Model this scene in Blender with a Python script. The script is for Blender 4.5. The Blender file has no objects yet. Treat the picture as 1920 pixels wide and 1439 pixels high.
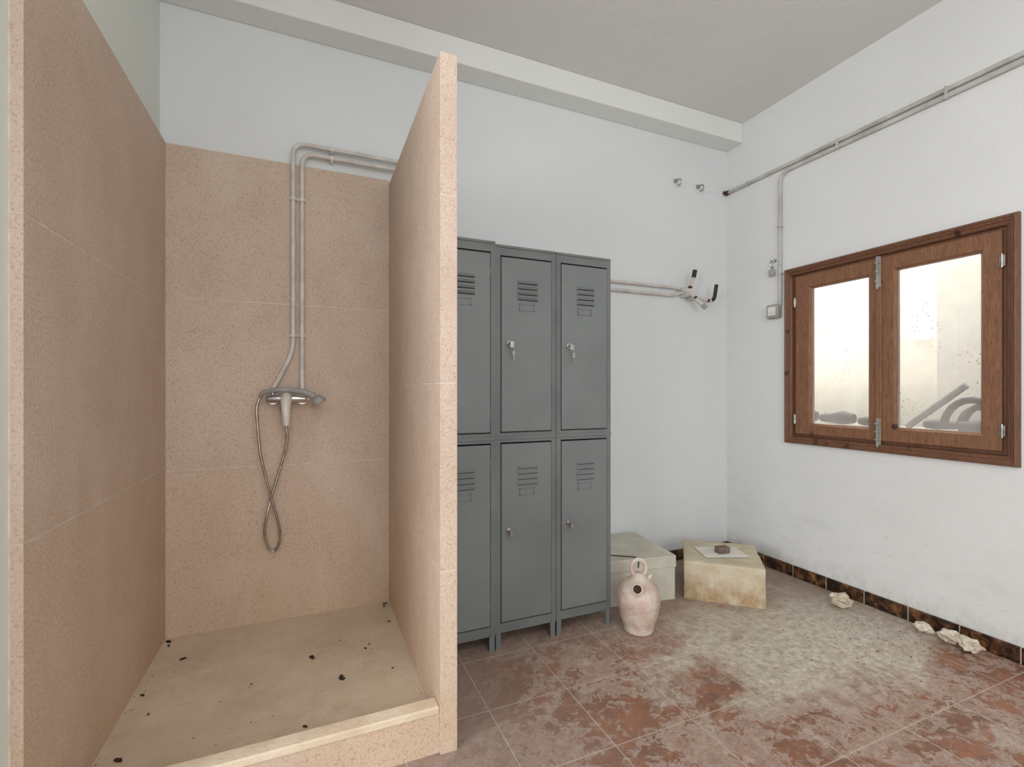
import bpy, bmesh, math, random
from mathutils import Vector, Matrix, noise
random.seed(7)
S=bpy.context.scene
COL=S.collection
def srgb(r,g,b):
    f=lambda c:(c/255/12.92) if c/255<=0.04045 else ((c/255+0.055)/1.055)**2.4
    return (f(r),f(g),f(b),1)
# ---------------------------------------------------------------- materials
class NT:
    def __init__(s,name,rough=0.6,metal=0.0,spec=0.4):
        s.m=bpy.data.materials.new(name); s.m.use_nodes=True; s.t=s.m.node_tree
        s.b=s.t.nodes['Principled BSDF']; s.b.inputs['Roughness'].default_value=rough
        s.b.inputs['Metallic'].default_value=metal; s.b.inputs['Specular IOR Level'].default_value=spec
        s.pos=s.t.nodes.new('ShaderNodeNewGeometry').outputs['Position']
    def link(s,a,b): s.t.links.new(a,b)
    def mapping(s,scale=(1,1,1),loc=(0,0,0),rot=(0,0,0)):
        n=s.t.nodes.new('ShaderNodeMapping'); n.inputs['Scale'].default_value=scale
        n.inputs['Location'].default_value=loc; n.inputs['Rotation'].default_value=rot
        s.link(s.pos,n.inputs['Vector']); return n.outputs['Vector']
    def noise(s,scale,detail=4,rough=0.55,vec=None,dist=0.0):
        n=s.t.nodes.new('ShaderNodeTexNoise'); n.inputs['Scale'].default_value=scale
        n.inputs['Detail'].default_value=detail; n.inputs['Roughness'].default_value=rough
        n.inputs['Distortion'].default_value=dist
        s.link(vec or s.pos,n.inputs['Vector']); return n.outputs['Fac']
    def voro(s,scale,vec=None):
        n=s.t.nodes.new('ShaderNodeTexVoronoi'); n.inputs['Scale'].default_value=scale
        s.link(vec or s.pos,n.inputs['Vector']); return n.outputs['Distance']
    def ramp(s,fac,stops):
        n=s.t.nodes.new('ShaderNodeValToRGB'); e=n.color_ramp.elements
        while len(e)<len(stops): e.new(0.5)
        for i,(p,c) in enumerate(stops):
            e[i].position=p; e[i].color=c if isinstance(c,tuple) else (c,c,c,1)
        s.link(fac,n.inputs['Fac']); return n.outputs['Color']
    def mix(s,fac,a,b,mode='MIX'):
        n=s.t.nodes.new('ShaderNodeMix'); n.data_type='RGBA'; n.blend_type=mode
        for k,v in ((0,fac),(6,a),(7,b)):
            if isinstance(v,(int,float)): n.inputs[k].default_value=v if k==0 else (v,v,v,1)
            elif isinstance(v,tuple): n.inputs[k].default_value=v
            else: s.link(v,n.inputs[k])
        return n.outputs[2]
    def math(s,op,a,b=0.0,c=None):
        n=s.t.nodes.new('ShaderNodeMath'); n.operation=op
        for k,v in ((0,a),(1,b),(2,c)):
            if v is None: continue
            if isinstance(v,(int,float)): n.inputs[k].default_value=v
            else: s.link(v,n.inputs[k])
        return n.outputs[0]
    def xyz(s):
        n=s.t.nodes.new('ShaderNodeSeparateXYZ'); s.link(s.pos,n.inputs[0]); return n.outputs
    def range(s,v,a,b,c=0.0,d=1.0):
        n=s.t.nodes.new('ShaderNodeMapRange'); s.link(v,n.inputs[0])
        for k,x in zip((1,2,3,4),(a,b,c,d)): n.inputs[k].default_value=x
        return n.outputs[0]
    def color(s,c):
        if isinstance(c,tuple): s.b.inputs['Base Color'].default_value=c
        else: s.link(c,s.b.inputs['Base Color'])
    def bump(s,h,strength=0.2,dist=0.01):
        n=s.t.nodes.new('ShaderNodeBump'); n.inputs['Strength'].default_value=strength
        n.inputs['Distance'].default_value=dist; s.link(h,n.inputs['Height'])
        s.link(n.outputs['Normal'],s.b.inputs['Normal'])

def simple(name,c1,c2,scale=8,rough=0.6,metal=0.0,bump=0.0,spec=0.4,bscale=None):
    n=NT(name,rough,metal,spec); f=n.noise(scale,5)
    n.color(n.mix(n.ramp(f,[(0.35,0.0),(0.65,1.0)]),c1,c2))
    if bump: n.bump(n.noise(bscale or scale*4,5),bump,0.01)
    return n.m

def plaster(name,base,dirt,smudge=False):
    n=NT(name,0.85,0,0.2)
    a=n.ramp(n.noise(1.3,5),[(0.4,0.0),(0.75,1.0)])
    c=n.mix(n.math('MULTIPLY',a,0.35),base,dirt)
    if smudge:
        x,y,z=n.xyz()
        low=n.range(z,0.9,0.15)
        st=n.ramp(n.noise(3.2,8,0.7,n.mapping((1,1,2.2))),[(0.50,0.0),(0.75,1.0)])
        k=n.math('MULTIPLY',n.math('MULTIPLY',low,st),0.25)
        c=n.mix(k,c,srgb(166,162,156))
        sc=n.ramp(n.noise(16,8,0.75,n.mapping((1,1,3),rot=(0.5,0,0))),[(0.60,0.0),(0.72,1.0)])
        k2=n.math('MULTIPLY',n.math('MULTIPLY',n.range(z,0.95,0.3),sc),0.38)
        c=n.mix(k2,c,srgb(136,134,130))
        sk=n.ramp(n.noise(20,8,0.75,n.mapping((1,1,0.6))),[(0.42,0.0),(0.66,1.0)])
        k3=n.math('MULTIPLY',n.math('MULTIPLY',n.range(z,0.18,0.07),sk),0.4)
        c=n.mix(k3,c,srgb(156,148,136))
    n.color(c)
    n.bump(n.math('ADD',n.noise(9,5),n.math('MULTIPLY',n.noise(70,4),0.25)),0.35,0.008)
    return n.m
M_wall=plaster('white_plaster',srgb(225,229,230),srgb(210,213,213))
M_wallr=plaster('white_plaster_smudged',srgb(224,225,224),srgb(210,210,207),True)
M_wallL=plaster('greenish_plaster',srgb(226,232,226),srgb(214,220,213))
M_ceil=plaster('ceiling_plaster',srgb(223,223,220),srgb(212,212,208))
M_beam=plaster('beam_plaster',srgb(232,234,231),srgb(222,224,221))

def tilemat():
    n=NT('pink_terrazzo_slab',0.75,0,0.18)
    big=n.noise(2.6,4); z=n.xyz()[2]
    c=n.mix(n.ramp(big,[(0.35,0.0),(0.7,1.0)]),srgb(209,190,174),srgb(200,180,163))
    c=n.mix(n.range(z,1.0,0.0,0.0,0.7),c,srgb(207,178,148))
    s1=n.ramp(n.noise(125,5,0.78),[(0.39,1.0),(0.48,0.0)])
    c=n.mix(n.math('MULTIPLY',s1,0.60),c,srgb(156,128,108))
    s2=n.ramp(n.noise(135,5,0.78,n.mapping((1,1,1),(4,3,2))),[(0.54,0.0),(0.64,1.0)])
    c=n.mix(n.math('MULTIPLY',s2,0.50),c,srgb(232,220,206))
    s3=n.ramp(n.noise(220,3,0.7,n.mapping((1,1,1),(8,3,5))),[(0.64,0.0),(0.71,1.0)])
    c=n.mix(n.math('MULTIPLY',s3,0.45),c,srgb(120,98,86))
    w=n.ramp(n.noise(4,8,0.7,n.mapping((1,1,0.6),(7,1,3))),[(0.46,0.0),(0.70,1.0)])
    c=n.mix(n.math('MULTIPLY',w,0.35),c,srgb(218,207,197))
    dk=n.ramp(n.noise(2.2,6,0.65,n.mapping((1,1,0.45),(2,5,3))),[(0.46,0.0),(0.72,1.0)])
    c=n.mix(n.math('MULTIPLY',dk,0.28),c,srgb(172,142,122))
    n.color(c); n.bump(n.noise(130,4,0.7),0.3,0.004); return n.m
M_tile=tilemat()
M_grout=simple('pale_grout',srgb(222,211,197),srgb(200,186,172),20,0.9)
def traymat():
    n=NT('dusty_stone_tray',0.85,0,0.2)
    c=n.mix(n.ramp(n.noise(3.5,6,0.6),[(0.35,0.0),(0.7,1.0)]),srgb(211,195,173),srgb(196,178,155))
    d=n.ramp(n.noise(110,3,0.8),[(0.62,0.0),(0.72,1.0)])
    c=n.mix(n.math('MULTIPLY',d,0.5),c,srgb(120,102,86))
    c=n.mix(n.ramp(n.noise(6,8,0.75,n.mapping((1,1,1),(3,9,0))),[(0.50,0.0),(0.75,0.55)]),c,srgb(230,215,193))
    c=n.mix(n.ramp(n.noise(9,8,0.75,n.mapping((1,1,1),(6,1,0))),[(0.54,0.0),(0.72,0.4)]),c,srgb(168,146,122))
    n.color(c); n.bump(n.noise(60,5),0.3,0.005); return n.m
M_tray=traymat()
M_lip=simple('worn_stone_lip',srgb(230,214,190),srgb(212,191,165),9,0.7,bump=0.3,bscale=90)

def floormat():
    n=NT('dusty_terracotta_tiles',0.6,0,0.3)
    br=n.t.nodes.new('ShaderNodeTexBrick'); br.offset=0; br.squash=1
    br.inputs['Scale'].default_value=1; br.inputs['Mortar Size'].default_value=0.0028
    br.inputs['Mortar Smooth'].default_value=0.3
    br.inputs['Brick Width'].default_value=0.32; br.inputs['Row Height'].default_value=0.32
    br.inputs['Color1'].default_value=srgb(150,112,92); br.inputs['Color2'].default_value=srgb(136,99,82)
    br.inputs['Mortar'].default_value=srgb(150,120,100)
    mp=n.mapping((1,1,1),(-1.235+3.2,-1.285+3.2,0)); n.link(mp,br.inputs['Vector'])
    base=br.outputs['Color']; mort=br.outputs['Fac']
    x,y,_=n.xyz()
    big=n.noise(2.6,4,0.6,n.mapping((1,1,1),(3,1,0)))
    fine=n.noise(26,10,0.75,n.mapping((1,1,1),(1,4,0)),0.9)
    mid=n.noise(9,8,0.7,n.mapping((1,1.3,1),(6,4,0)),1.4)
    mixn=n.math('ADD',n.math('ADD',n.math('MULTIPLY',big,0.40),n.math('MULTIPLY',fine,0.42)),n.math('MULTIPLY',mid,0.4))
    bare=n.ramp(mixn,[(0.595,0.0),(0.635,1.0)])
    edge=n.ramp(mixn,[(0.565,0.0),(0.592,1.0),(0.615,0.0)])
    rustc=n.mix(n.ramp(n.noise(7,6,0.7),[(0.4,0.0),(0.62,1.0)]),srgb(114,72,53),srgb(152,94,60))
    film=n.mix(n.ramp(n.noise(20,9,0.78,dist=0.6),[(0.36,0.0),(0.64,1.0)]),srgb(150,127,114),srgb(182,162,148))
    base=n.mix(n.ramp(n.noise(30,9,0.75,n.mapping((1,1,1),(9,2,0)),0.8),[(0.38,0.35),(0.60,1.0)]),base,film)
    region=n.math('MULTIPLY',n.range(n.math('ADD',n.math('MULTIPLY',x,0.25),y),2.35,1.85),n.range(x,0.5,0.75))
    base=n.mix(n.math('MULTIPLY',edge,0.4),base,srgb(198,181,168))
    base=n.mix(n.math('MULTIPLY',n.math('MULTIPLY',bare,region),0.82),base,rustc)
    dx=n.math('MULTIPLY',n.math('SUBTRACT',x,2.15),0.9); dy=n.math('MULTIPLY',n.math('SUBTRACT',y,1.52),1.6)
    rr=n.math('SQRT',n.math('ADD',n.math('MULTIPLY',dx,dx),n.math('MULTIPLY',dy,dy)))
    patch=n.range(rr,1.0,0.15)
    nz=n.noise(3.6,10,0.72,n.mapping((1,1,1),(2,3,0)),0.5)
    hv=n.ramp(n.math('ADD',nz,n.math('MULTIPLY',patch,0.36)),[(0.56,0.0),(0.74,1.0)])
    dustc=n.mix(n.ramp(n.noise(28,9,0.8),[(0.38,0.0),(0.60,1.0)]),srgb(164,151,135),srgb(216,208,194))
    base=n.mix(n.math('MULTIPLY',hv,0.88),base,dustc)
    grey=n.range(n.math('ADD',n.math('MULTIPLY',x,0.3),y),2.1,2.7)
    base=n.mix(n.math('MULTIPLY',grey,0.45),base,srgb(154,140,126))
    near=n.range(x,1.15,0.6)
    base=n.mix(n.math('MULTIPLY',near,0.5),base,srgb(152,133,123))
    base=n.mix(n.math('MULTIPLY',mort,0.6),base,srgb(200,184,168))
    sp=n.ramp(n.noise(75,5,0.8),[(0.57,0.0),(0.67,1.0)])
    base=n.mix(n.math('MULTIPLY',sp,0.45),base,srgb(90,77,67))
    n.color(base)
    r=n.math('MULTIPLY_ADD',bare,-0.3,0.78); n.link(r,n.b.inputs['Roughness'])
    h=n.math('SUBTRACT',n.math('SUBTRACT',n.math('MULTIPLY',fine,0.8),bare),mort)
    n.bump(h,0.45,0.004); return n.m
M_floor=floormat()
def basemat():
    n=NT('mottled_brown_skirting_tile',0.3,0,0.5)
    c=n.ramp(n.noise(22,4,0.6,None,0.6),[(0.42,srgb(32,20,14)),(0.54,srgb(76,48,30)),(0.68,srgb(132,94,60))])
    _,y,_2=n.xyz()
    f=n.math('FRACT',n.math('MULTIPLY',n.math('ADD',y,3.0-0.10),1/0.205))
    g=n.math('LESS_THAN',f,0.02)
    n.color(n.mix(g,c,srgb(190,176,160))); return n.m
M_base=basemat()
def woodmat(name,a,b,c):
    n=NT(name,0.5,0,0.35)
    g=n.noise(7,6,0.65,n.mapping((14,14,1.6)),1.5)
    col=n.ramp(g,[(0.3,a),(0.5,b),(0.72,c)])
    kn=n.ramp(n.voro(5.5,n.mapping((0.2,1,0.8),(0,0.3,0.1))),[(0.045,0.0),(0.085,1.0)])
    col=n.mix(kn,srgb(60,34,22),col)
    st=n.ramp(n.noise(14,8,0.75),[(0.56,0.0),(0.64,1.0)])
    low=n.range(n.xyz()[2],1.05,0.86)
    col=n.mix(n.math('MULTIPLY',n.math('MULTIPLY',st,low),0.9),col,srgb(50,30,20))
    n.color(col); n.bump(g,0.15,0.003); return n.m
M_wood=woodmat('varnished_pine',srgb(108,74,54),srgb(128,90,66),srgb(148,108,80))
M_wood2=woodmat('varnished_pine_dark',srgb(92,61,45),srgb(110,75,55),srgb(128,90,67))
def lockmat():
    n=NT('grey_green_painted_steel',0.42,0.0,0.5)
    c=n.mix(n.ramp(n.noise(2.5,5),[(0.35,0.0),(0.7,1.0)]),srgb(122,127,127),srgb(111,116,116))
    sc=n.ramp(n.noise(30,6,0.75,n.mapping((1,1,0.25))),[(0.66,0.0),(0.74,1.0)])
    c=n.mix(n.math('MULTIPLY',sc,0.35),c,srgb(165,168,165))
    n.color(c); n.bump(n.noise(3.5,2),0.12,0.02)
    return n.m
M_lock=lockmat()
M_lockd=simple('locker_frame_steel',srgb(117,122,121),srgb(104,109,109),4,0.45)
M_gapshade=simple('door_gap_shade',srgb(32,34,34),srgb(42,44,44),10,0.8)  # dark colour painted as the shade in the gap beside each door
M_slot=simple('louvre_shadow_gap',srgb(66,70,70),srgb(78,82,82),10,0.8)  # louvre undersides coloured dark for the shade below them
M_jugshade=simple('clay_mouth_shade',srgb(92,64,54),srgb(74,52,44),10,0.9)  # clay darkened in colour to paint the shadow inside the jug mouth
M_chrome=simple('chrome',srgb(205,205,205),srgb(170,170,168),12,0.28,1.0)
M_hose=simple('flexible_steel',srgb(196,190,184),srgb(160,154,148),40,0.35,1.0)
M_pipe=simple('painted_pipe',srgb(214,211,206),srgb(194,189,183),14,0.45)
M_conduit=simple('painted_conduit',srgb(200,199,194),srgb(172,169,163),10,0.6)
M_silver=simple('dull_silver',srgb(190,188,182),srgb(150,146,140),30,0.35,1.0)
M_black=simple('black_rubber',srgb(28,26,25),srgb(52,48,46),20,0.5)
M_rust=simple('rusty_black',srgb(50,34,30),srgb(92,50,36),40,0.6)
M_whitep=simple('white_plastic',srgb(226,222,214),srgb(200,196,188),12,0.4)
M_greyp=simple('grey_plastic',srgb(165,165,161),srgb(140,140,136),12,0.5)
def jugmat():
    n=NT('dusty_pink_clay',0.85,0,0.2)
    c=n.mix(n.ramp(n.noise(14,7,0.65),[(0.38,0.0),(0.62,1.0)]),srgb(190,163,149),srgb(213,201,189))
    c=n.mix(n.ramp(n.noise(9,6,0.7,n.mapping((1,1,1),(3,3,3))),[(0.56,0.0),(0.72,0.55)]),c,srgb(172,132,114))
    n.color(c); n.bump(n.noise(70,4),0.3,0.004); return n.m
M_jug=jugmat()
def blockmat():
    n=NT('stained_plaster_block',0.9,0,0.2)
    z=n.xyz()[2]
    c=n.mix(n.ramp(n.noise(10,6,0.65),[(0.38,0.0),(0.66,1.0)]),srgb(206,196,174),srgb(188,174,146))
    st=n.ramp(n.noise(12,8,0.72,n.mapping((1,1,0.8))),[(0.38,0.0),(0.60,1.0)])
    c=n.mix(n.math('MULTIPLY',n.math('MULTIPLY',st,n.range(z,0.21,0.03)),0.85),c,srgb(162,126,84))
    n.color(c); n.bump(n.noise(40,6),0.5,0.006); return n.m
M_block=blockmat()
M_carton=simple('dusty_white_carton',srgb(212,209,196),srgb(190,185,171),6,0.85,bump=0.2)
M_paper=simple('paper',srgb(230,227,217),srgb(212,207,194),8,0.9)
M_brownb=simple('brown_stone',srgb(120,104,92),srgb(98,84,74),30,0.8)
M_rubble=simple('plaster_rubble',srgb(226,215,198),srgb(192,177,156),20,0.95,bump=0.6,bscale=60)
M_leaf=simple('dead_leaf',srgb(62,48,38),srgb(36,28,24),60,0.8)
M_debris=simple('grey_debris',srgb(130,116,102),srgb(84,72,62),30,0.9)
def annexmat():
    n=NT('cream_annex_wall',0.9,0,0.1)
    c=n.mix(n.ramp(n.noise(2.5,5),[(0.35,0.0),(0.7,1.0)]),srgb(242,240,234),srgb(236,231,221))
    z=n.xyz()[2]
    lowd=n.math('MULTIPLY',n.range(z,1.25,0.85),n.ramp(n.noise(6,5,0.6,n.mapping((1,1,0.5))),[(0.35,0.2),(0.65,1.0)]))  # greyer lower wall stands in for blurred reflections in the panes
    n.color(n.mix(n.math('MULTIPLY',lowd,0.55),c,srgb(180,174,162))); return n.m
M_cream=annexmat()
M_annexf=simple('annex_floor',srgb(190,186,178),srgb(162,157,149),4,0.9)
gm=NT('lit_tube',0.4); gm.color((1,1,1,1)); gm.b.inputs['Emission Color'].default_value=(1,1,1,1); gm.b.inputs['Emission Strength'].default_value=3; M_glow=gm.m
def glassmat():
    n=NT('dusty_window_glass',0.5,0,0.5)
    t=n.t
    tr=t.nodes.new('ShaderNodeBsdfTransparent')
    df=t.nodes.new('ShaderNodeBsdfDiffuse'); df.inputs['Color'].default_value=srgb(226,223,217)
    gl=t.nodes.new('ShaderNodeBsdfGlossy'); gl.inputs['Roughness'].default_value=0.03
    z=n.xyz()[2]
    haze_refl=n.math('ADD',n.math('MULTIPLY_ADD',n.noise(7,7,0.65),0.18,0.05),n.range(z,1.2,0.95,0.0,0.16))  # noise is dust; extra haze low down stands in for greyish reflections
    m1=t.nodes.new('ShaderNodeMixShader'); n.link(haze_refl,m1.inputs[0]); n.link(tr.outputs[0],m1.inputs[1]); n.link(df.outputs[0],m1.inputs[2])
    m2=t.nodes.new('ShaderNodeMixShader'); m2.inputs[0].default_value=0.08
    n.link(m1.outputs[0],m2.inputs[1]); n.link(gl.outputs[0],m2.inputs[2])
    sd=t.nodes.new('ShaderNodeBsdfDiffuse'); sd.inputs['Color'].default_value=srgb(150,132,108)
    v=n.ramp(n.voro(46),[(0.12,1.0),(0.2,0.0)])
    k=n.math('MULTIPLY',v,n.ramp(n.noise(5,3,0.5,n.mapping((1,1,1),(2,5,1))),[(0.50,0.0),(0.62,0.55)]))
    m3=t.nodes.new('ShaderNodeMixShader'); n.link(k,m3.inputs[0]); n.link(m2.outputs[0],m3.inputs[1]); n.link(sd.outputs[0],m3.inputs[2])
    n.link(m3.outputs[0],t.nodes['Material Output'].inputs['Surface'])
    return n.m
M_glass=glassmat()

# ---------------------------------------------------------------- mesh builder
ORG={}
def catmull(P,n=8):
    P=[Vector(p) for p in P]; out=[]
    Q=[P[0]*2-P[1]]+P+[P[-1]*2-P[-2]]
    for i in range(1,len(Q)-2):
        a,b,c,d=Q[i-1],Q[i],Q[i+1],Q[i+2]
        for k in range(n):
            t=k/n
            out.append(0.5*((2*b)+(c-a)*t+(2*a-5*b+4*c-d)*t*t+(3*b-a-3*c+d)*t**3))
    out.append(P[-1]); return out
def roundcorners(P,r,n=6):
    P=[Vector(p) for p in P]; out=[P[0]]
    for i in range(1,len(P)-1):
        a=(P[i-1]-P[i]); b=(P[i+1]-P[i]); rr=min(r,a.length*.49,b.length*.49)
        p0=P[i]+a.normalized()*rr; p1=P[i]+b.normalized()*rr
        for k in range(n+1):
            t=k/n; out.append(p0*(1-t)**2+P[i]*2*t*(1-t)+p1*t*t)
    out.append(P[-1]); return out
class MB:
    def __init__(s,T=None): s.v=[];s.f=[];s.mi=[];s.sm=[];s.cur=0;s.T=T
    def add(s,vs,fs,smooth=False):
        o=len(s.v)
        for p in vs:
            p=Vector(p)
            if s.T: p=s.T@p
            s.v.append(p)
        for f in fs: s.f.append([i+o for i in f]); s.mi.append(s.cur); s.sm.append(smooth)
    def box(s,x0,x1,y0,y1,z0,z1,b=0.0):
        if b<=0:
            vs=[(x,y,z) for x in(x0,x1) for y in(y0,y1) for z in(z0,z1)]
            s.add(vs,[(0,1,3,2),(4,6,7,5),(0,4,5,1),(2,3,7,6),(0,2,6,4),(1,5,7,3)])
        else:
            bm=bmesh.new(); bmesh.ops.create_cube(bm,size=1)
            for v in bm.verts: v.co=Vector(((x0+x1)/2+v.co.x*(x1-x0),(y0+y1)/2+v.co.y*(y1-y0),(z0+z1)/2+v.co.z*(z1-z0)))
            bmesh.ops.bevel(bm,geom=bm.edges[:],offset=b,segments=2,affect='EDGES',profile=0.5)
            bm.verts.index_update()
            s.add([v.co.copy() for v in bm.verts],[[v.index for v in f.verts] for f in bm.faces]); bm.free()
    def tube(s,P,r,seg=12,cap=True,smooth=True):
        P=[Vector(p) for p in P]; n=len(P)
        R=r if isinstance(r,(list,tuple)) else [r]*n
        if len(R)!=n: R=[R[min(len(R)-1,int(i/(n-1)*(len(R)-1)))]*(1-(i/(n-1)*(len(R)-1))%1)+R[min(len(R)-1,int(i/(n-1)*(len(R)-1))+1)]*((i/(n-1)*(len(R)-1))%1) for i in range(n)]
        vs=[];fs=[]
        t=(P[1]-P[0]).normalized(); u=t.orthogonal().normalized()
        for i in range(n):
            if i==0: t=(P[1]-P[0])
            elif i==n-1: t=(P[-1]-P[-2])
            else: t=(P[i+1]-P[i-1])
            t.normalize(); u=(u-t*u.dot(t)).normalized(); w=t.cross(u)
            for k in range(seg):
                a=2*math.pi*k/seg; vs.append(P[i]+(u*math.cos(a)+w*math.sin(a))*R[i])
        for i in range(n-1):
            for k in range(seg):
                a=i*seg+k;b=i*seg+(k+1)%seg; fs.append((a,b,b+seg,a+seg))
        s.add(vs,fs,smooth)
        if cap:
            s.add(vs[:seg],[list(range(seg))[::-1]]); s.add(vs[-seg:],[list(range(seg))])
    def lathe(s,prof,c=(0,0,0),seg=40,M=None):
        vs=[];fs=[]
        for r,z in prof:
            for k in range(seg):
                a=2*math.pi*k/seg; p=Vector((r*math.cos(a),r*math.sin(a),z))
                if M: p=M@p
                vs.append(p+Vector(c))
        for i in range(len(prof)-1):
            for k in range(seg):
                a=i*seg+k;b=i*seg+(k+1)%seg; fs.append((a,b,b+seg,a+seg))
        s.add(vs,fs,True)
    def rings(s,rs):
        vs=[];fs=[]
        for y0,y1,z0,z1,x in rs: vs+=[(x,y0,z0),(x,y1,z0),(x,y1,z1),(x,y0,z1)]
        for i in range(len(rs)-1):
            for k in range(4):
                a=i*4+k;b=i*4+(k+1)%4; fs.append((a,b,b+4,a+4))
        s.add(vs,fs)
    def ball(s,c,r,sc=(1,1,1),sub=2,amp=0,fr=8,seed=0):
        bm=bmesh.new(); bmesh.ops.create_icosphere(bm,subdivisions=sub,radius=1)
        for v in bm.verts:
            k=1+amp*noise.noise(v.co*fr*0.3+Vector((seed,seed*2,0)))+amp*0.5*noise.noise(v.co*fr+Vector((seed,0,1)))
            v.co=Vector((v.co.x*sc[0],v.co.y*sc[1],v.co.z*sc[2]))*r*k+Vector(c)
        bm.verts.index_update()
        s.add([v.co.copy() for v in bm.verts],[[v.index for v in f.verts] for f in bm.faces],amp==0); bm.free()
    def obj(s,name,mats,parent=None,bevel=0,structure=False,label=None,category=None,group=None,kind=None):
        if not isinstance(mats,(list,tuple)): mats=[mats]
        xs=[p.x for p in s.v];ys=[p.y for p in s.v];zs=[p.z for p in s.v]
        c=Vector(((min(xs)+max(xs))/2,(min(ys)+max(ys))/2,min(zs)))
        me=bpy.data.meshes.new(name); me.from_pydata([p-c for p in s.v],[],s.f)
        for m in mats: me.materials.append(m)
        for p,i,sm in zip(me.polygons,s.mi,s.sm): p.material_index=i; p.use_smooth=sm
        bm=bmesh.new(); bm.from_mesh(me); bmesh.ops.recalc_face_normals(bm,faces=bm.faces[:]); bm.to_mesh(me); bm.free()
        o=bpy.data.objects.new(name,me); COL.objects.link(o); ORG[o.name]=c
        if parent: o.parent=parent; o.location=c-ORG[parent.name]
        else: o.location=c
        if bevel:
            b=o.modifiers.new('bevel','BEVEL'); b.width=bevel; b.segments=2; b.limit_method='ANGLE'
        tag(o,label,category,group,'structure' if structure else kind)
        return o
def tag(o,label=None,category=None,group=None,kind=None):
    if label: o['label']=label
    if category: o['category']=category
    if group: o['group']=group
    if kind: o['kind']=kind
def empty(name,loc,label=None,category=None,group=None,kind=None):
    o=bpy.data.objects.new(name,None); COL.objects.link(o); o.location=loc; o.empty_display_size=0.1
    ORG[o.name]=Vector(loc); tag(o,label,category,group,kind); return o

# ---------------------------------------------------------------- room
XL,XR,YB,YF,H=-0.61,2.77,2.54,-2.4,3.013
XF=-3.0; YE=1.24
m=MB(); m.box(XF-0.15,XR+0.15,YF-0.15,YB+0.15,-0.12,0.0); m.obj('floor',M_floor,structure=True,label='dusty worn terracotta tile floor',category='floor')
m=MB(); m.box(XF-0.15,XR+0.15,YF-0.15,YB+0.15,H,H+0.12); m.obj('ceiling',M_ceil,structure=True,label='grey off-white plaster ceiling',category='ceiling')
m=MB(); m.box(XL-0.15,XR+0.15,YB,YB+0.15,0,H); m.obj('wall_back',M_wall,structure=True,label='white plaster wall behind shower and lockers',category='wall')
m=MB(); m.box(XL-0.15,XL,YE,YB,0,H); m.box(XF,XL-.15,YE,YE+.15,0,H); m.obj('wall_left',M_wallL,structure=True,label='off-white plaster wall beside the shower',category='wall')
a0,a1,b0,b1=-1.5,.6,.95,2.45
m=MB(); m.box(XF-.15,XF,YF,a0,0,H); m.box(XF-.15,XF,a1,YE,0,H); m.box(XF-.15,XF,a0,a1,0,b0); m.box(XF-.15,XF,a0,a1,b1,H); m.obj('wall_side',M_wall,structure=True,label='white plaster wall with an assumed, unseen window hole',category='wall')  # window opening out of view, assumed as the source of light from the left
wy0,wy1,wz0,wz1=1.03,2.044,0.86,1.883
m=MB(); m.box(XR,XR+0.15,YF,wy0,0,H); m.box(XR,XR+0.15,wy1,YB,0,H); m.box(XR,XR+0.15,wy0,wy1,0,wz0); m.box(XR,XR+0.15,wy0,wy1,wz1,H)
m.obj('wall_right',M_wallr,structure=True,label='white plaster wall with smudges around the window',category='wall')
m=MB(); m.box(XF,-.6,YF-0.15,YF,0,H); m.box(1.6,XR,YF-0.15,YF,0,H); m.box(-.6,1.6,YF-0.15,YF,0,0.9); m.box(-.6,1.6,YF-0.15,YF,2.5,H)
m.obj('wall_rear',M_wall,structure=True,label='white plaster wall with an assumed, unseen window hole',category='wall')  # opening behind the camera is assumed, put in to hold the rear lamp
m=MB(); m.box(XL,XR,2.40,YB,2.878,H); m.obj('trim_1',M_beam,bevel=0.006,structure=True,label='plastered ceiling beam along the wall',category='beam')
m=MB(); m.box(XR-0.012,XR,YF,YB,0,0.07); m.obj('baseboard_right',M_base,bevel=0.002,structure=True,label='mottled dark brown glazed skirting tiles',category='baseboard')
m=MB(); m.box(1.38,XR-0.012,YB-0.012,YB,0,0.07); m.obj('baseboard_back',M_base,bevel=0.002,structure=True,label='mottled dark brown glazed skirting tiles',category='baseboard')

# shower slabs
def slabs(levels,fn,m):
    for a,b in zip(levels[:-1],levels[1:]): fn(m,a+0.002,b-0.002)
m=MB(); slabs([0.05,0.80,1.57,2.25],lambda m,a,b:m.box(XL+0.024,0.38,YB-0.022,YB-0.004,a,b,0.001),m)
m.cur=1; m.box(XL+0.0268,0.379,YB-0.0212,YB,0.0,2.247)
m.obj('trim_2',[M_tile,M_grout],structure=True,label='pink speckled stone slabs cladding the shower back',category='wall tiles')
m=MB(); slabs([0.0,0.815,1.55,2.25],lambda m,a,b:m.box(XL+0.004,XL+0.026,1.392,YB-0.0225,a,b,0.001),m)
m.cur=1; m.box(XL,XL+0.0252,1.3928,YB-0.0215,0.0,2.247)
m.obj('trim_3',[M_tile,M_grout],structure=True,label='pink speckled stone slabs cladding the shower side',category='wall tiles')
m=MB(); slabs([0.0,0.58,1.18,1.78,2.234],lambda m,a,b:m.box(0.38,0.436,1.47,YB-0.0225,a,b,0.0015),m)
m.cur=1; m.box(0.381,0.435,1.471,YB,0.0,2.229)
m.obj('wall_partition',[M_tile,M_grout],structure=True,label='thin speckled pink stone partition between shower and lockers',category='partition')
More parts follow.
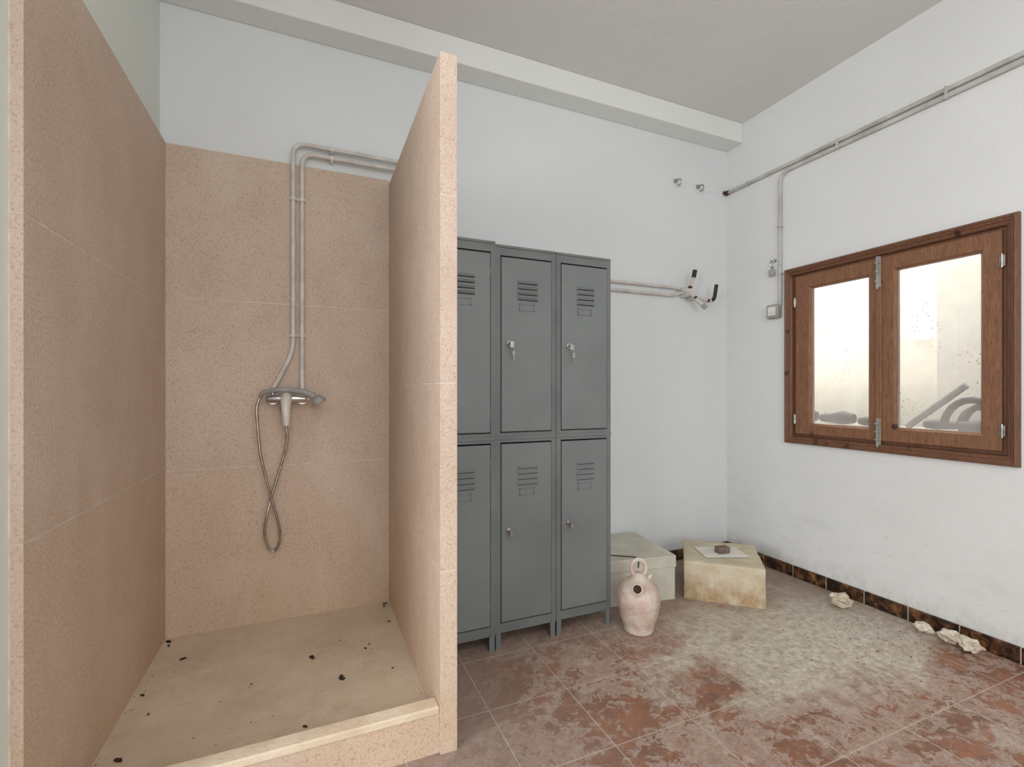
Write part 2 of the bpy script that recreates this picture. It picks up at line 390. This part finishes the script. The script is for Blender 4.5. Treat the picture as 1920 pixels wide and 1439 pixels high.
# tray
m=MB(); m.box(XL+0.026,0.38,1.53,YB-0.022,0.0,0.062)
m.cur=1; m.box(XL+0.026,0.38,1.478,1.532,0.125,0.15,0.004)
m.cur=2; m.box(XL+0.026,0.38,1.482,1.53,0.0,0.1265)
m.obj('shower_tray',[M_tray,M_lip,M_tile],label='raised dusty stone shower tray with pale worn lip',category='shower tray')

# leaves in tray
lv=[(0.008,2.104,.020),(0.11,1.913,.018),(0.118,1.90,.010),(-.474,2.298,.014),(-.565,2.48,.016),(-.555,2.44,.010),(.355,2.49,.013),(.345,2.46,.009),
 (-.014,1.68,.011),(-.55,2.08,.010),(.217,2.09,.008),(.235,2.12,.006),(.345,2.29,.008),(-.52,1.742,.015),(.30,1.9,.005),(-.2,2.0,.004),(.12,2.2,.005),(-.5,1.95,.006)]
for i,(x,y,r) in enumerate(lv):
    r*=.66
    m=MB(Matrix.Translation((x,y,0.0625))@Matrix.Rotation(random.uniform(0,6.28),4,'Z'))
    n=14; top=[];bot=[]
    for k in range(n):
        a=2*math.pi*k/n; q=r*random.uniform(0.75,1.1)
        p=(q*1.45*math.cos(a),q*0.7*math.sin(a),0.001+0.2*abs(q*math.sin(a))); top.append((p[0],p[1],p[2]+0.0015)); bot.append((p[0],p[1],p[2]-0.001))
    c0=(0,0,0.003);c1=(0,0,0)
    m.add(top+[c0],[(k,(k+1)%n,n) for k in range(n)]); m.add(bot+[c1],[((k+1)%n,k,n) for k in range(n)])
    m.add(top+bot,[(k,k+n,(k+1)%n+n,(k+1)%n) for k in range(n)])
    m.obj('dead_leaf',M_leaf,label='small dark curled dead leaf on the shower tray',category='leaf',group='dead leaves on the shower tray')

# ---------------------------------------------------------------- water pipes
def pipe(label,r,P,clamps):
    e=empty('water_pipe',P[0],label,'pipe',group='water supply pipes')
    m=MB(); m.tube(roundcorners(P,0.06,8),r,14); m.obj('tube',M_pipe,e)
    for c,ax in clamps:
        m=MB(); c=Vector(c)
        if ax=='z':
            m.tube([c+Vector((0,0,-.007)),c+Vector((0,0,.007))],r+.0035,14); m.box(c.x-.017,c.x+.017,c.y+.002,YB-0.022 if c.x<.3 else YB,c.z-.007,c.z+.007)
        else:
            m.tube([c+Vector((-.007,0,0)),c+Vector((.007,0,0))],r+.0035,14); m.box(c.x-.007,c.x+.007,c.y+.002,YB,c.z-.017,c.z+.017)
        m.obj('clamp',M_whitep,e)
yp=2.502
Ya=2.522
pipe('long grey-white painted water pipe running to the shower mixer',0.0105,
  [(-.160,2.49,1.145),(-.160,yp,1.16),(-.073,yp,1.345),(-.073,yp,2.345),(.50,yp,2.345),(.68,yp,2.345),(.68,Ya,1.853),(2.28,Ya,1.853),(2.32,2.49,1.835)],
  [((-.073,yp,2.075),'z'),((-.073,yp,1.42),'z'),((.10,yp,2.345),'x')])
pipe('grey-white painted water pipe running parallel below the first',0.0105,
  [(-.034,2.49,1.145),(-.034,yp,1.2),(-.034,yp,2.302),(.45,yp,2.302),(.60,yp,2.302),(.60,Ya,1.80),(2.26,Ya,1.80),(2.33,2.49,1.825)],
  [((-.034,yp,2.075),'z'),((-.034,yp,1.42),'z'),((.10,yp,2.302),'x')])

# shower mixer
e=empty('shower_mixer',(-.1,2.518,1.1),'chrome shower mixer with hand shower and looped metal hose','shower')
m=MB()
m.tube([(-.185,2.47,1.118),(-.175,2.47,1.118),(-.02,2.47,1.118),(-.01,2.47,1.118)],[.017,.021,.021,.017],20)
for x in(-.160,-.034):
    m.tube([(x,2.518,1.118),(x,2.51,1.118)],.028,20); m.tube([(x,2.51,1.118),(x,2.47,1.118)],.014,14); m.tube([(x,2.49,1.118),(x,2.49,1.15)],.014,12)
m.tube([(-.1,2.47,1.118),(-.1,2.435,1.112)],[.022,.020],20); m.tube([(-.12,2.47,1.10),(-.12,2.47,1.06)],.011,12)
m.obj('body',M_chrome,e)
m=MB()
P=catmull([(-.1,2.44,1.125),(-.1,2.41,1.108),(-.1,2.395,1.07),(-.098,2.388,1.03),(-.098,2.385,.995)],5)
m.tube(P,[.024,.024,.019,.016,.014],16); m.ball((-.1,2.44,1.122),.025,sub=2)
m.obj('lever',M_whitep,e,label='off-white curved lever handle')
m=MB()
P=catmull([(-.21,2.445,1.122),(-.19,2.44,1.148),(-.12,2.43,1.160),(-.04,2.425,1.152),(.02,2.42,1.13)],6)
m.tube(P,[.009,.011,.012,.013,.016],14)
m.lathe([(0,-.02),(.015,-.02),(.026,-.006),(.032,.008),(.033,.016),(.029,.019),(0,.019)],(.035,2.42,1.112),24,Matrix.Rotation(math.radians(150),3,'Y'))
m.obj('hand_shower',M_greyp,e,label='grey chrome hand shower resting on the mixer')
hp=[(-.21,2.445,1.122),(-.222,2.442,1.08),(-.219,2.44,1.0),(-.2035,2.44,.846),(-.166,2.45,.672),(-.131,2.46,.52),(-.130,2.465,.45),(-.150,2.47,.408),(-.176,2.47,.425),(-.192,2.465,.50),(-.182,2.46,.58),(-.158,2.475,.685),(-.120,2.48,.82),(-.098,2.475,.92),(-.105,2.472,1.0),(-.12,2.47,1.065)]
P=catmull(hp,14); m=MB(); L=len(P)
m.tube(P,[.0068 if i%2 else .0058 for i in range(L)],10); m.obj('hose',M_hose,e,label='flexible ribbed metal hose')

# tap fitting on back wall
e=empty('tap_fitting',(2.35,YB,1.80),'old unfinished pipe fitting with dark capped outlets','pipe fitting')
m=MB()
m.tube(roundcorners([(2.30,2.49,1.84),(2.34,2.475,1.83),(2.40,2.46,1.79),(2.53,2.45,1.77)],.03),.0125,12)
m.tube(roundcorners([(2.345,2.47,1.80),(2.355,2.46,1.86),(2.375,2.45,1.925)],.02),.011,12)
m.tube(roundcorners([(2.34,2.47,1.825),(2.39,2.45,1.775),(2.44,2.42,1.72)],.02),.012,12)
m.tube([(2.35,YB,1.81),(2.35,2.44,1.81)],[.024,.02],14)
m.tube([(2.40,YB,1.79),(2.40,2.45,1.79)],[.018,.015],14)
m.obj('body',M_pipe,e)
def cap(P,r):
    m=MB(); m.tube(P,r,12); m.obj('cap',M_black,e,label='black capped outlet')
cap([(2.372,2.451,1.915),(2.380,2.447,1.965)],.0145)
cap(roundcorners([(2.525,2.45,1.77),(2.55,2.445,1.785),(2.555,2.43,1.88)],.02),.0125)
m=MB(); m.tube([(2.425,2.428,1.735),(2.447,2.418,1.708)],.015,12); m.obj('nozzle',M_greyp,e)
for p in((2.352,2.462,1.85),(2.50,2.451,1.772),(2.385,2.452,1.782)):
    m=MB(); m.ball(p,.0155,(1,1,.8),2,.15,8,3)
    m.obj('joint',M_rust,e,label='rusty brown joint')

# wall screw hooks
for x,z in((2.294,2.585),(2.494,2.58)):
    e=empty('wall_hook',(x,YB,z),'small dark metal screw hook in the white wall','hook',group='hooks high on the wall')
    m=MB(); m.tube([(x,YB,z),(x,YB-.012,z)],[.017,.012],12); m.obj('plug',M_greyp,e)
    m=MB(); m.tube(catmull([(x,YB-.008,z),(x,YB-.04,z),(x+.004,YB-.052,z-.018),(x+.004,YB-.04,z-.04),(x,YB-.022,z-.034)],5),.005,8); m.obj('hook',M_silver,e)

# conduit
e=empty('electrical_conduit',(XR,1.5,2.56),'grey painted cable conduit clamped along the wall','conduit')
m=MB(); m.tube([(XR-.013,YB-.005,2.573),(XR-.013,YF,2.573)],.0115,12); m.obj('tube',M_conduit,e)
m=MB(); m.tube(roundcorners([(XR-.013,YF,2.541),(XR-.013,2.109,2.541),(XR-.013,2.109,1.70)],.07,8),.0115,12); m.obj('tube',M_conduit,e)
for y in(2.35,1.75,1.25,.75,.25):
    m=MB(); m.box(XR-.027,XR,y-.005,y+.005,2.528 if y<2.1 else 2.560,2.587,.002); m.obj('clamp',M_conduit,e)
for z in(2.2,1.9):
    m=MB(); m.box(XR-.027,XR,2.094,2.124,z-.005,z+.005,.002); m.obj('clamp',M_conduit,e)
m=MB(); m.tube([(XR-.016,2.538,2.573),(XR-.016,2.51,2.573)],.016,12); m.box(XR-.045,XR-.03,2.518,2.535,2.562,2.583,.003); m.obj('end_fitting',M_rust,e)
e=empty('light_switch',(XR,2.145,1.62),'small grey surface-mounted light switch box','switch')
m=MB(); m.box(XR-.042,XR,2.104,2.186,1.620,1.708,.006); m.obj('housing',M_greyp,e)
m=MB(); m.box(XR-.048,XR-.041,2.118,2.172,1.635,1.693,.003); m.obj('rocker',M_whitep,e)
e=empty('wall_hook',(XR,2.156,1.99),'small metal wall hook with a grey tag hanging','hook')
m=MB(); m.tube([(XR,2.156,1.995),(XR-.012,2.156,1.995)],[.014,.01],12); m.tube(catmull([(XR-.01,2.156,1.995),(XR-.035,2.156,1.99),(XR-.04,2.156,1.965),(XR-.028,2.156,1.945),(XR-.015,2.156,1.955)],5),.0045,8); m.tube([(XR-.01,2.156,1.99),(XR-.02,2.165,2.02)],.004,8); m.obj('hook',M_chrome,e)
m=MB(); m.box(XR-.034,XR-.022,2.138,2.176,1.895,1.938,.004); m.tube([(XR-.028,2.156,1.935),(XR-.028,2.156,1.95)],.003,8); m.obj('tag',M_greyp,e)

# ---------------------------------------------------------------- window
y0,y1,z0,z1=1.0,2.074,0.83,1.913
e=empty('window_1',(XR,(y0+y1)/2,z0),'pine-framed two-sash interior window with dusty panes','window',kind='structure')
m=MB(); pr=[(0,XR+.002),(0,XR-.020),(.004,XR-.026),(.012,XR-.028),(.018,XR-.022),(.024,XR-.021),(.028,XR-.014),(.036,XR-.012),(.042,XR-.006),(.045,XR+.03),(.045,XR+.09)]
m.rings([(y0+i,y1-i,z0+i,z1-i,x) for i,x in pr]); m.obj('casing',M_wood2,e,label='moulded dark pine casing')
m=MB(); m.rings([(1.045,2.029,.875,1.868,XR+.012),(1.06,2.014,.888,1.858,XR+.012),(1.06,2.014,.888,1.858,XR+.09)]); m.obj('frame',M_wood2,e)
def sash(a,b,pa,pb,za,zb,pza,pzb,lab):
    m=MB(); F=XR-.004;B=XR+.036
    m.rings([(a,b,za,zb,B),(a,b,za,zb,F+.004),(a+.004,b-.004,za+.004,zb-.004,F),(pa-.010,pb+.010,pza-.010,pzb+.010,F),(pa-.006,pb+.006,pza-.006,pzb+.006,F+.006),(pa,pb,pza,pzb,F+.012),(pa,pb,pza,pzb,B),(a,b,za,zb,B)])
    s=m.obj('sash',M_wood,e,label=lab)
    m=MB(); m.box(XR+.016,XR+.020,pa-.003,pb+.003,pza-.003,pzb+.003); m.obj('pane',M_glass,s)
sash(1.5425,2.013,1.60,1.918,.889,1.857,.957,1.772,'narrow pine sash')
sash(1.061,1.5405,1.134,1.467,.889,1.857,.965,1.777,'wide pine sash')
m=MB(); m.box(XR-.012,XR-.003,1.528,1.556,.892,1.853,.003); m.obj('cover_strip',M_wood,e)
for za,zb in((1.70,1.862),(.868,1.01)):
    m=MB(); m.box(XR-.016,XR-.011,1.530,1.554,za,zb,.002); m.tube([(XR-.021,1.542,za-.01),(XR-.021,1.542,zb)],.005,10)
    for q in(.2,.5,.8): m.box(XR-.028,XR-.014,1.532,1.552,za+(zb-za)*q-.006,za+(zb-za)*q+.006,.002)
    m.ball((XR-.03,1.542,za+(zb-za)*.5),.007); m.obj('bolt',M_greyp,e,label='silver surface bolt')
for y,z in((2.014,1.70),(2.014,.98),(1.058,1.72),(1.058,.98)):
    m=MB(); m.tube([(XR-.008,y,z-.03),(XR-.008,y,z+.03)],.005,10); m.box(XR-.008,XR-.004,y-.010,y+.010,z-.024,z+.024,.001); m.obj('hinge',M_silver,e,label='small metal hinge')

# annex beyond window
AX=3.75
m=MB(); m.box(AX,AX+.1,-.6,4.6,0,H); m.box(XR+.15,AX,4.5,4.6,0,H); m.box(XR+.15,AX,-.6,-.5,0,H); m.box(AX-.28,AX,1.15,1.62,0,H)
m.obj('wall_annex',M_cream,structure=True,label='cream wall of the room beyond the window',category='wall')
m=MB(); m.box(XR+.15,AX+.1,-.6,4.6,-.12,0); m.obj('floor_annex',M_annexf,structure=True,label='floor of the room beyond the window',category='floor')
m=MB(); m.box(XR+.15,AX+.1,-.6,4.6,H,H+.12); m.obj('ceiling_annex',M_cream,structure=True,label='ceiling of the room beyond the window',category='ceiling')
m=MB(); m.box(XR+.151,XR+.155,2.6,4.6,0,H); m.obj('wall_annex_side',M_cream,structure=True,label='cream side wall beyond the window',category='wall')
for ya,yb,z in((1.755,1.885,1.517),(2.41,2.55,1.673)):
    m=MB(); m.tube([(AX-.012,ya,z),(AX-.012,ya+.008,z),(AX-.012,yb-.008,z),(AX-.012,yb,z)],[.008,.010,.010,.008],12)
    m.obj('tube_lamp',M_glow,label='short white lit tube lamp on the cream wall',category='lamp',group='tube lamps beyond the window')
m=MB(); m.box(XR+.152,3.34,.9,2.6,.90,.94,.004); 
for x in(2.96,3.30):
    for y in(.95,2.55): m.box(x-.02,x+.02,y-.02,y+.02,0,.90)
m.obj('workbench',M_annexf,label='pale dusty bench beyond the window glass',category='table')
m=MB(); m.tube([(3.05,1.56,.956),(3.07,1.31,1.185)],.018,14); m.obj('grey_tube',M_greyp,label='grey plastic tube leaning on the bench',category='tube')
for i,(cy,r,x,t) in enumerate(((1.28,.125,3.05,.017),(1.25,.105,3.12,.016),(1.31,.09,3.19,.014))):
    m=MB(); m.tube([(x+.02*math.cos(a*math.pi/12),cy+r*math.cos(a*math.pi/12),.958+r*1.2*math.sin(a*math.pi/12)) for a in range(13)],t,12); m.obj('black_hose',M_black,label='black rubber hose arching over the bench',category='hose',group='black hoses on the bench')
for cy,x,w,rr in((2.13,3.06,.05,.045),(2.03,3.16,.09,.032),(1.90,3.05,.06,.042),(1.78,3.08,.05,.028),(1.45,3.13,.07,.028),(1.2,2.975,.10,.034)):
    m=MB(); m.tube([(x,cy-w,.941+rr),(x,cy,.941+rr*1.1),(x+.02,cy+w,.941+rr)],[rr*.7,rr,rr*.8],12); m.obj('hose_piece',M_black,label='short piece of dark hose on the bench',category='hose',group='hose offcuts on the bench')

# ---------------------------------------------------------------- lockers
def locker(x0,x1,dy,H_,lab):
    F=1.97+dy; Bk=F+.50
    e=empty('locker',((x0+x1)/2,F+.25,0),lab,'locker',group='grey steel lockers')
    t=.012
    m=MB()
    m.box(x0,x0+t,F,Bk,.07,H_); m.box(x1-t,x1,F,Bk,.07,H_); m.box(x0+t,x1-t,Bk-t,Bk,.07,H_)
    m.box(x0,x1,F-.004,Bk,H_,H_+.012,.003)
    m.box(x0+t,x1-t,F+.001,Bk-t,.07,.085)
    m.box(x0+t,x1-t,F+.001,Bk-t,.935,.95)
    sl,sr=.025,.022
    m.box(x0,x0+sl,F-.001,F+.02,.07,H_); m.box(x1-sr,x1,F-.001,F+.02,.07,H_)
    m.box(x0+sl,x1-sr,F,F+.02,H_-.035,H_); m.box(x0+sl,x1-sr,F,F+.02,.07,.112); m.box(x0+sl,x1-sr,F,F+.02,.922,.966)
    m.box(x0,x1,F-.005,F-.001,.936,.950,.001)
    for xa,xb in((x0,x0+.028),(x1-.028,x1)):
        for ya,yb in((F,F+.004),(Bk-.004,Bk)): m.box(xa,xb,ya,yb,0,.075)
    for xa in(x0,x1-.004):
        for ya in(F,Bk-.028): m.box(xa,xa+.004,ya,ya+.028,0,.075)
    m.obj('body',M_lockd,e,bevel=.001,label='grey steel locker carcass on angle legs')
    for zb,zt in((.970,H_-.042),(.118,.916)):
        da,db=x0+sl+.003,x1-sr-.003
        m=MB(); m.box(da,db,F-.006,F+.012,zb,zt,.0035); m.cur=1
        m.box(da-.003,da+.001,F+.004,F+.012,zb,zt)
        d=m.obj('door',[M_lock,M_gapshade],e,label='flat grey steel locker door')
        cx=x0+.156; fy=F-.006
        m=MB()
        for k in range(4):
            z=zt-.100-k*.0245
            w=.052
            vs=[(cx-w,fy,z),(cx+w,fy,z),(cx-w+.008,fy-.009,z-.010),(cx+w-.008,fy-.009,z-.010),(cx-w,fy,z-.017),(cx+w,fy,z-.017),(cx-w+.008,fy-.0075,z-.013),(cx+w-.008,fy-.0075,z-.013)]
            m.cur=0; m.add(vs,[(0,1,3,2),(0,2,6,4),(1,5,7,3),(2,3,7,6)])
            m.cur=1; m.add(vs,[(6,7,5,4)])
        m.obj('vent',[M_lock,M_slot],d,label='four pressed louvre slots')
        m=MB(); a,b,c_,dd=cx-.041,cx+.035,zt-.237,zt-.205
        m.box(a,b,fy-.003,fy,c_,c_+.004);m.box(a,a+.004,fy-.003,fy,c_,dd);m.box(b-.004,b,fy-.003,fy,c_,dd); m.box(a,b,fy-.003,fy,dd-.003,dd)
        m.obj('label_holder',M_lock,d,label='empty metal label holder')
        lx=x0+.064; lz=zt-.388
        m=MB(); m.tube([(lx,fy,lz),(lx,fy-.006,lz)],[.013,.012],16); m.tube([(lx,fy-.006,lz),(lx,fy-.022,lz)],[.0085,.008],14); m.obj('lock',M_chrome,d,label='small chrome cylinder lock')
        m=MB(); m.tube([(lx,fy-.02,lz),(lx,fy-.036,lz)],.003,8); m.box(lx-.009,lx+.009,fy-.038,fy-.035,lz-.022,lz+.006,.001)
        if zb>.5:
            m.tube([(lx+.004,fy-.036,lz-.018),(lx+.008,fy-.034,lz-.034)],.0022,8); m.box(lx+.003,lx+.015,fy-.036,fy-.033,lz-.055,lz-.034,.001); m.box(lx+.007,lx+.011,fy-.036,fy-.033,lz-.078,lz-.054)
        m.obj('key',M_silver,d,label='small metal key in the lock')
        for hz in(zb+.08,zt-.08):
            m=MB(); m.tube([(x1-sr-.001,F-.003,hz-.014),(x1-sr-.001,F-.003,hz+.014)],.003,8); m.obj('hinge',M_lockd,d)
locker(.452,.755,-.012,1.803,'narrow two-door grey steel locker beside the stone partition')
locker(.759,1.0635,0,1.797,'two-door grey steel locker between two matching ones')
locker(1.0675,1.374,0.004,1.797,'two-door grey steel locker next to the clay jug')

# ---------------------------------------------------------------- boxes
T=Matrix.Translation((1.863,2.054,0))@Matrix.Rotation(math.radians(-8),4,'Z')
e=empty('cardboard_box',(1.67,2.29,0),'dusty off-white closed carton with lid behind the jug','box')
m=MB(T); m.box(-.436,-.004,.004,.44,0,.215,.004); m.obj('body',M_carton,e,label='dusty off-white carton body')
m=MB(T); m.box(-.44,0,0,.445,.18,.246,.004); m.obj('lid',M_carton,e,label='off-white carton lid')
m=MB(T); m.tube(catmull([(-.41,.12,.2475),(-.33,.07,.249),(-.25,.03,.2485),(-.235,-.002,.246),(-.235,-.003,.20)],5),.003,8); m.obj('strap',M_black,e,label='thin black strap')
T=Matrix.Translation((2.207,2.068,0))@Matrix.Rotation(math.radians(-42.5),4,'Z')
bm=MB(T)
def rough_box(m,sx,sy,h,n=14,amp=.004):
    b=bmesh.new(); bmesh.ops.create_cube(b,size=1); bmesh.ops.subdivide_edges(b,edges=b.edges[:],cuts=n,use_grid_fill=True)
    for v in b.verts:
        p=Vector((v.co.x*sx,v.co.y*sy,(v.co.z+.5)*h)); 
        nn=noise.noise(p*9)+.6*noise.noise(p*28)
        d=Vector((v.co.x if abs(v.co.x)>.499 else 0,v.co.y if abs(v.co.y)>.499 else 0,v.co.z if v.co.z>.499 else 0))
        k=sum(1 for q in d if q!=0)
        if k>=2: p-=d*.006*(1+nn)
        v.co=p+d*amp*nn*2
    b.verts.index_update(); m.add([v.co.copy() for v in b.verts],[[v.index for v in f.verts] for f in b.faces]); b.free()
rough_box(bm,.41,.42,.212,14,.0008)
bm.obj('plaster_block',M_block,label='square yellowish stained plaster block near the corner',category='block')
T2=Matrix.Translation((2.20,2.06,.2135))@Matrix.Rotation(math.radians(-22),4,'Z')
m=MB(T2); n=8; vs=[];fs=[]
for k in (0,.0012):
    for i in range(n+1):
        for j in range(n+1):
            x=-.125+.25*i/n;y=-.09+.18*j/n; vs.append((x,y,.001+k+.0025*abs(noise.noise(Vector((x*9,y*9,0))))))
N1=(n+1)**2
for i in range(n):
    for j in range(n):
        a=i*(n+1)+j; fs+=[(a,a+1,a+n+2,a+n+1),(a+N1,a+n+1+N1,a+n+2+N1,a+1+N1)]
m.add(vs,fs); m.obj('paper_sheet',M_paper,label='dirty sheet of paper on the plaster block',category='paper')
m=MB(Matrix.Translation((2.20,2.05,.2175))@Matrix.Rotation(math.radians(-10),4,'Z')); rough_box(m,.075,.05,.036,4,.002)
m.obj('small_stone_block',M_brownb,label='small brown stone block lying on the paper',category='stone')

# ---------------------------------------------------------------- jug
JX,JY=1.462,1.868
e=empty('clay_jug',(JX,JY,0),'dusty pink clay water jug with ring handle','jug')
prof=[(0,.0),(.066,.0),(.072,.004),(.070,.014),(.074,.03),(.082,.055),(.085,.060),(.086,.066),(.092,.095),(.0975,.120),(.0985,.126),(.1005,.132),(.102,.155),(.1005,.175),(.099,.180),(.097,.186),(.088,.208),(.074,.228),(.058,.241),(.044,.249),(.036,.254),(.031,.262),(.026,.270),(.018,.274),(0,.276)]
m=MB(); m.lathe(prof,(JX,JY,0),48); m.obj('body',M_jug,e,label='round ridged clay body')
a0=Vector((.93,-.37,0)).normalized()
c=Vector((JX,JY,.298))
m=MB(); m.tube([c+a0*(.035*math.cos(t*math.pi/12))+Vector((0,0,.041*math.sin(t*math.pi/12))) for t in range(-5,18)],.0105,12); m.obj('handle',M_jug,e,label='ring-shaped clay handle')
d=Vector((-.62,-.68,.55)).normalized(); b=Vector((JX-.042,JY-.05,.212))
q=d.to_track_quat('Z','Y').to_matrix()
m=MB(); m.lathe([(.028,-.02),(.023,.01),(.021,.028),(.026,.042),(.026,.047),(.019,.048)],b,24,q); m.cur=1; m.lathe([(.019,.048),(.016,.03),(.0,.028)],b,24,q); m.obj('filling_mouth',[M_jug,M_jugshade],e,label='short flared clay mouth')
d=Vector((.8,-.15,.9)).normalized(); b=Vector((JX+.045,JY-.008,.235)); q=d.to_track_quat('Z','Y').to_matrix()
m=MB(); m.lathe([(.018,-.02),(.013,.012),(.009,.024),(.007,.032),(.003,.034)],b,16,q); m.obj('spout',M_jug,e,label='small pointed clay spout')

# ---------------------------------------------------------------- rubble
for i,(x,y,r,sc) in enumerate(((2.60,1.63,.045,(1.1,.9,.75)),(2.70,1.31,.032,(.9,1.1,.6)),(2.69,1.21,.034,(.9,1.1,.8)),(2.68,1.13,.038,(.9,1.1,.65)))):
    m=MB(); m.ball((x,y,r*sc[2]*.82),r,sc,3,.6,5,i*3.1); 
    zmin=min(p.z for p in m.v); m.v=[Vector((p.x,p.y,p.z-zmin)) for p in m.v]
    m.obj('plaster_lump',M_rubble,label='crumbly cream plaster lump by the skirting',category='rubble',group='plaster lumps by the skirting')
def flake(m,x,y,s,z=0.0):
    n=6;a0=random.random()*6;vs=[]
    for h in(0,.35):
        for k in range(n):
            a=a0+6.283*k/n; q=s*(.6+.5*((k*7+int(x*1000))%5)/5); vs.append((x+q*math.cos(a),y+q*.6*math.sin(a),z+h*s*.5))
    m.add(vs,[tuple(range(n))[::-1],tuple(range(n,2*n))]+[(k,(k+1)%n,(k+1)%n+n,k+n) for k in range(n)])
m=MB()
for i in range(150):
    x=random.gauss(2.45,.2);y=random.gauss(1.3,.2)
    if x<2.74: flake(m,x,y,random.uniform(.002,.007))
for i in range(25): flake(m,random.uniform(2.5,2.7),random.uniform(2.0,2.5),random.uniform(.003,.009))
m.obj('floor_debris',M_debris,label='scattered grey crumbs and grit on the floor',category='debris',kind='stuff')
m=MB()
for i in range(90):
    x=random.uniform(-.57,.36); y=random.uniform(1.56,2.49)
    if random.random()<.4: x=random.choice((-.565,.36))+random.gauss(0,.012); x=max(-.575,min(.37,x))
    flake(m,x,y,random.uniform(.0012,.0038),.0625)
m.obj('tray_grit',M_leaf,label='tiny dark specks of grit on the shower tray',category='grit',kind='stuff')

# ---------------------------------------------------------------- lights / world / camera
def area(name,loc,rot,sx,sy,E,col=(1,1,1)):
    l=bpy.data.lights.new(name,'AREA'); l.shape='RECTANGLE'; l.size=sx; l.size_y=sy; l.energy=E; l.color=col
    o=bpy.data.objects.new(name,l); COL.objects.link(o); o.location=loc; o.rotation_euler=rot; return o
area('assumed_rear_window_light',(.5,-2.37,1.7),(math.radians(88),0,0),2.1,1.5,44,(1.0,.995,.985))  # unseen area lamp added in the assumed opening behind the camera
area('assumed_side_window_light',(-2.97,-.45,1.7),(0,math.radians(-88),0),1.4,2.0,112,(.985,.995,1.0))  # unseen area lamp added in the assumed side opening, lights the shower from the left
area('overhead_fill',(.2,-.9,2.95),(0,0,0),1.2,.6,22,(.98,.99,1.0))  # unseen overhead fill lamp, added to even out the room light
area('annex_fill',(3.35,2.2,2.9),(0,0,0),.7,2.5,74,(1,.99,.97))  # unseen area lamp added to brighten the room beyond the glass
w=bpy.data.worlds.new('world'); S.world=w; w.use_nodes=True
w.node_tree.nodes['Background'].inputs[0].default_value=(.85,.92,1,1); w.node_tree.nodes['Background'].inputs[1].default_value=.6
S.view_settings.view_transform='Standard'; S.view_settings.look='None'; S.view_settings.exposure=-0.05
cam=bpy.data.cameras.new('camera'); co=bpy.data.objects.new('camera',cam); COL.objects.link(co)
cam.sensor_width=36; cam.lens=889/1920*36; cam.shift_y=13.5/1920; cam.clip_start=.02
co.location=(0,0,1.155); co.rotation_euler=(math.radians(90),0,math.radians(-23.1)); S.camera=co
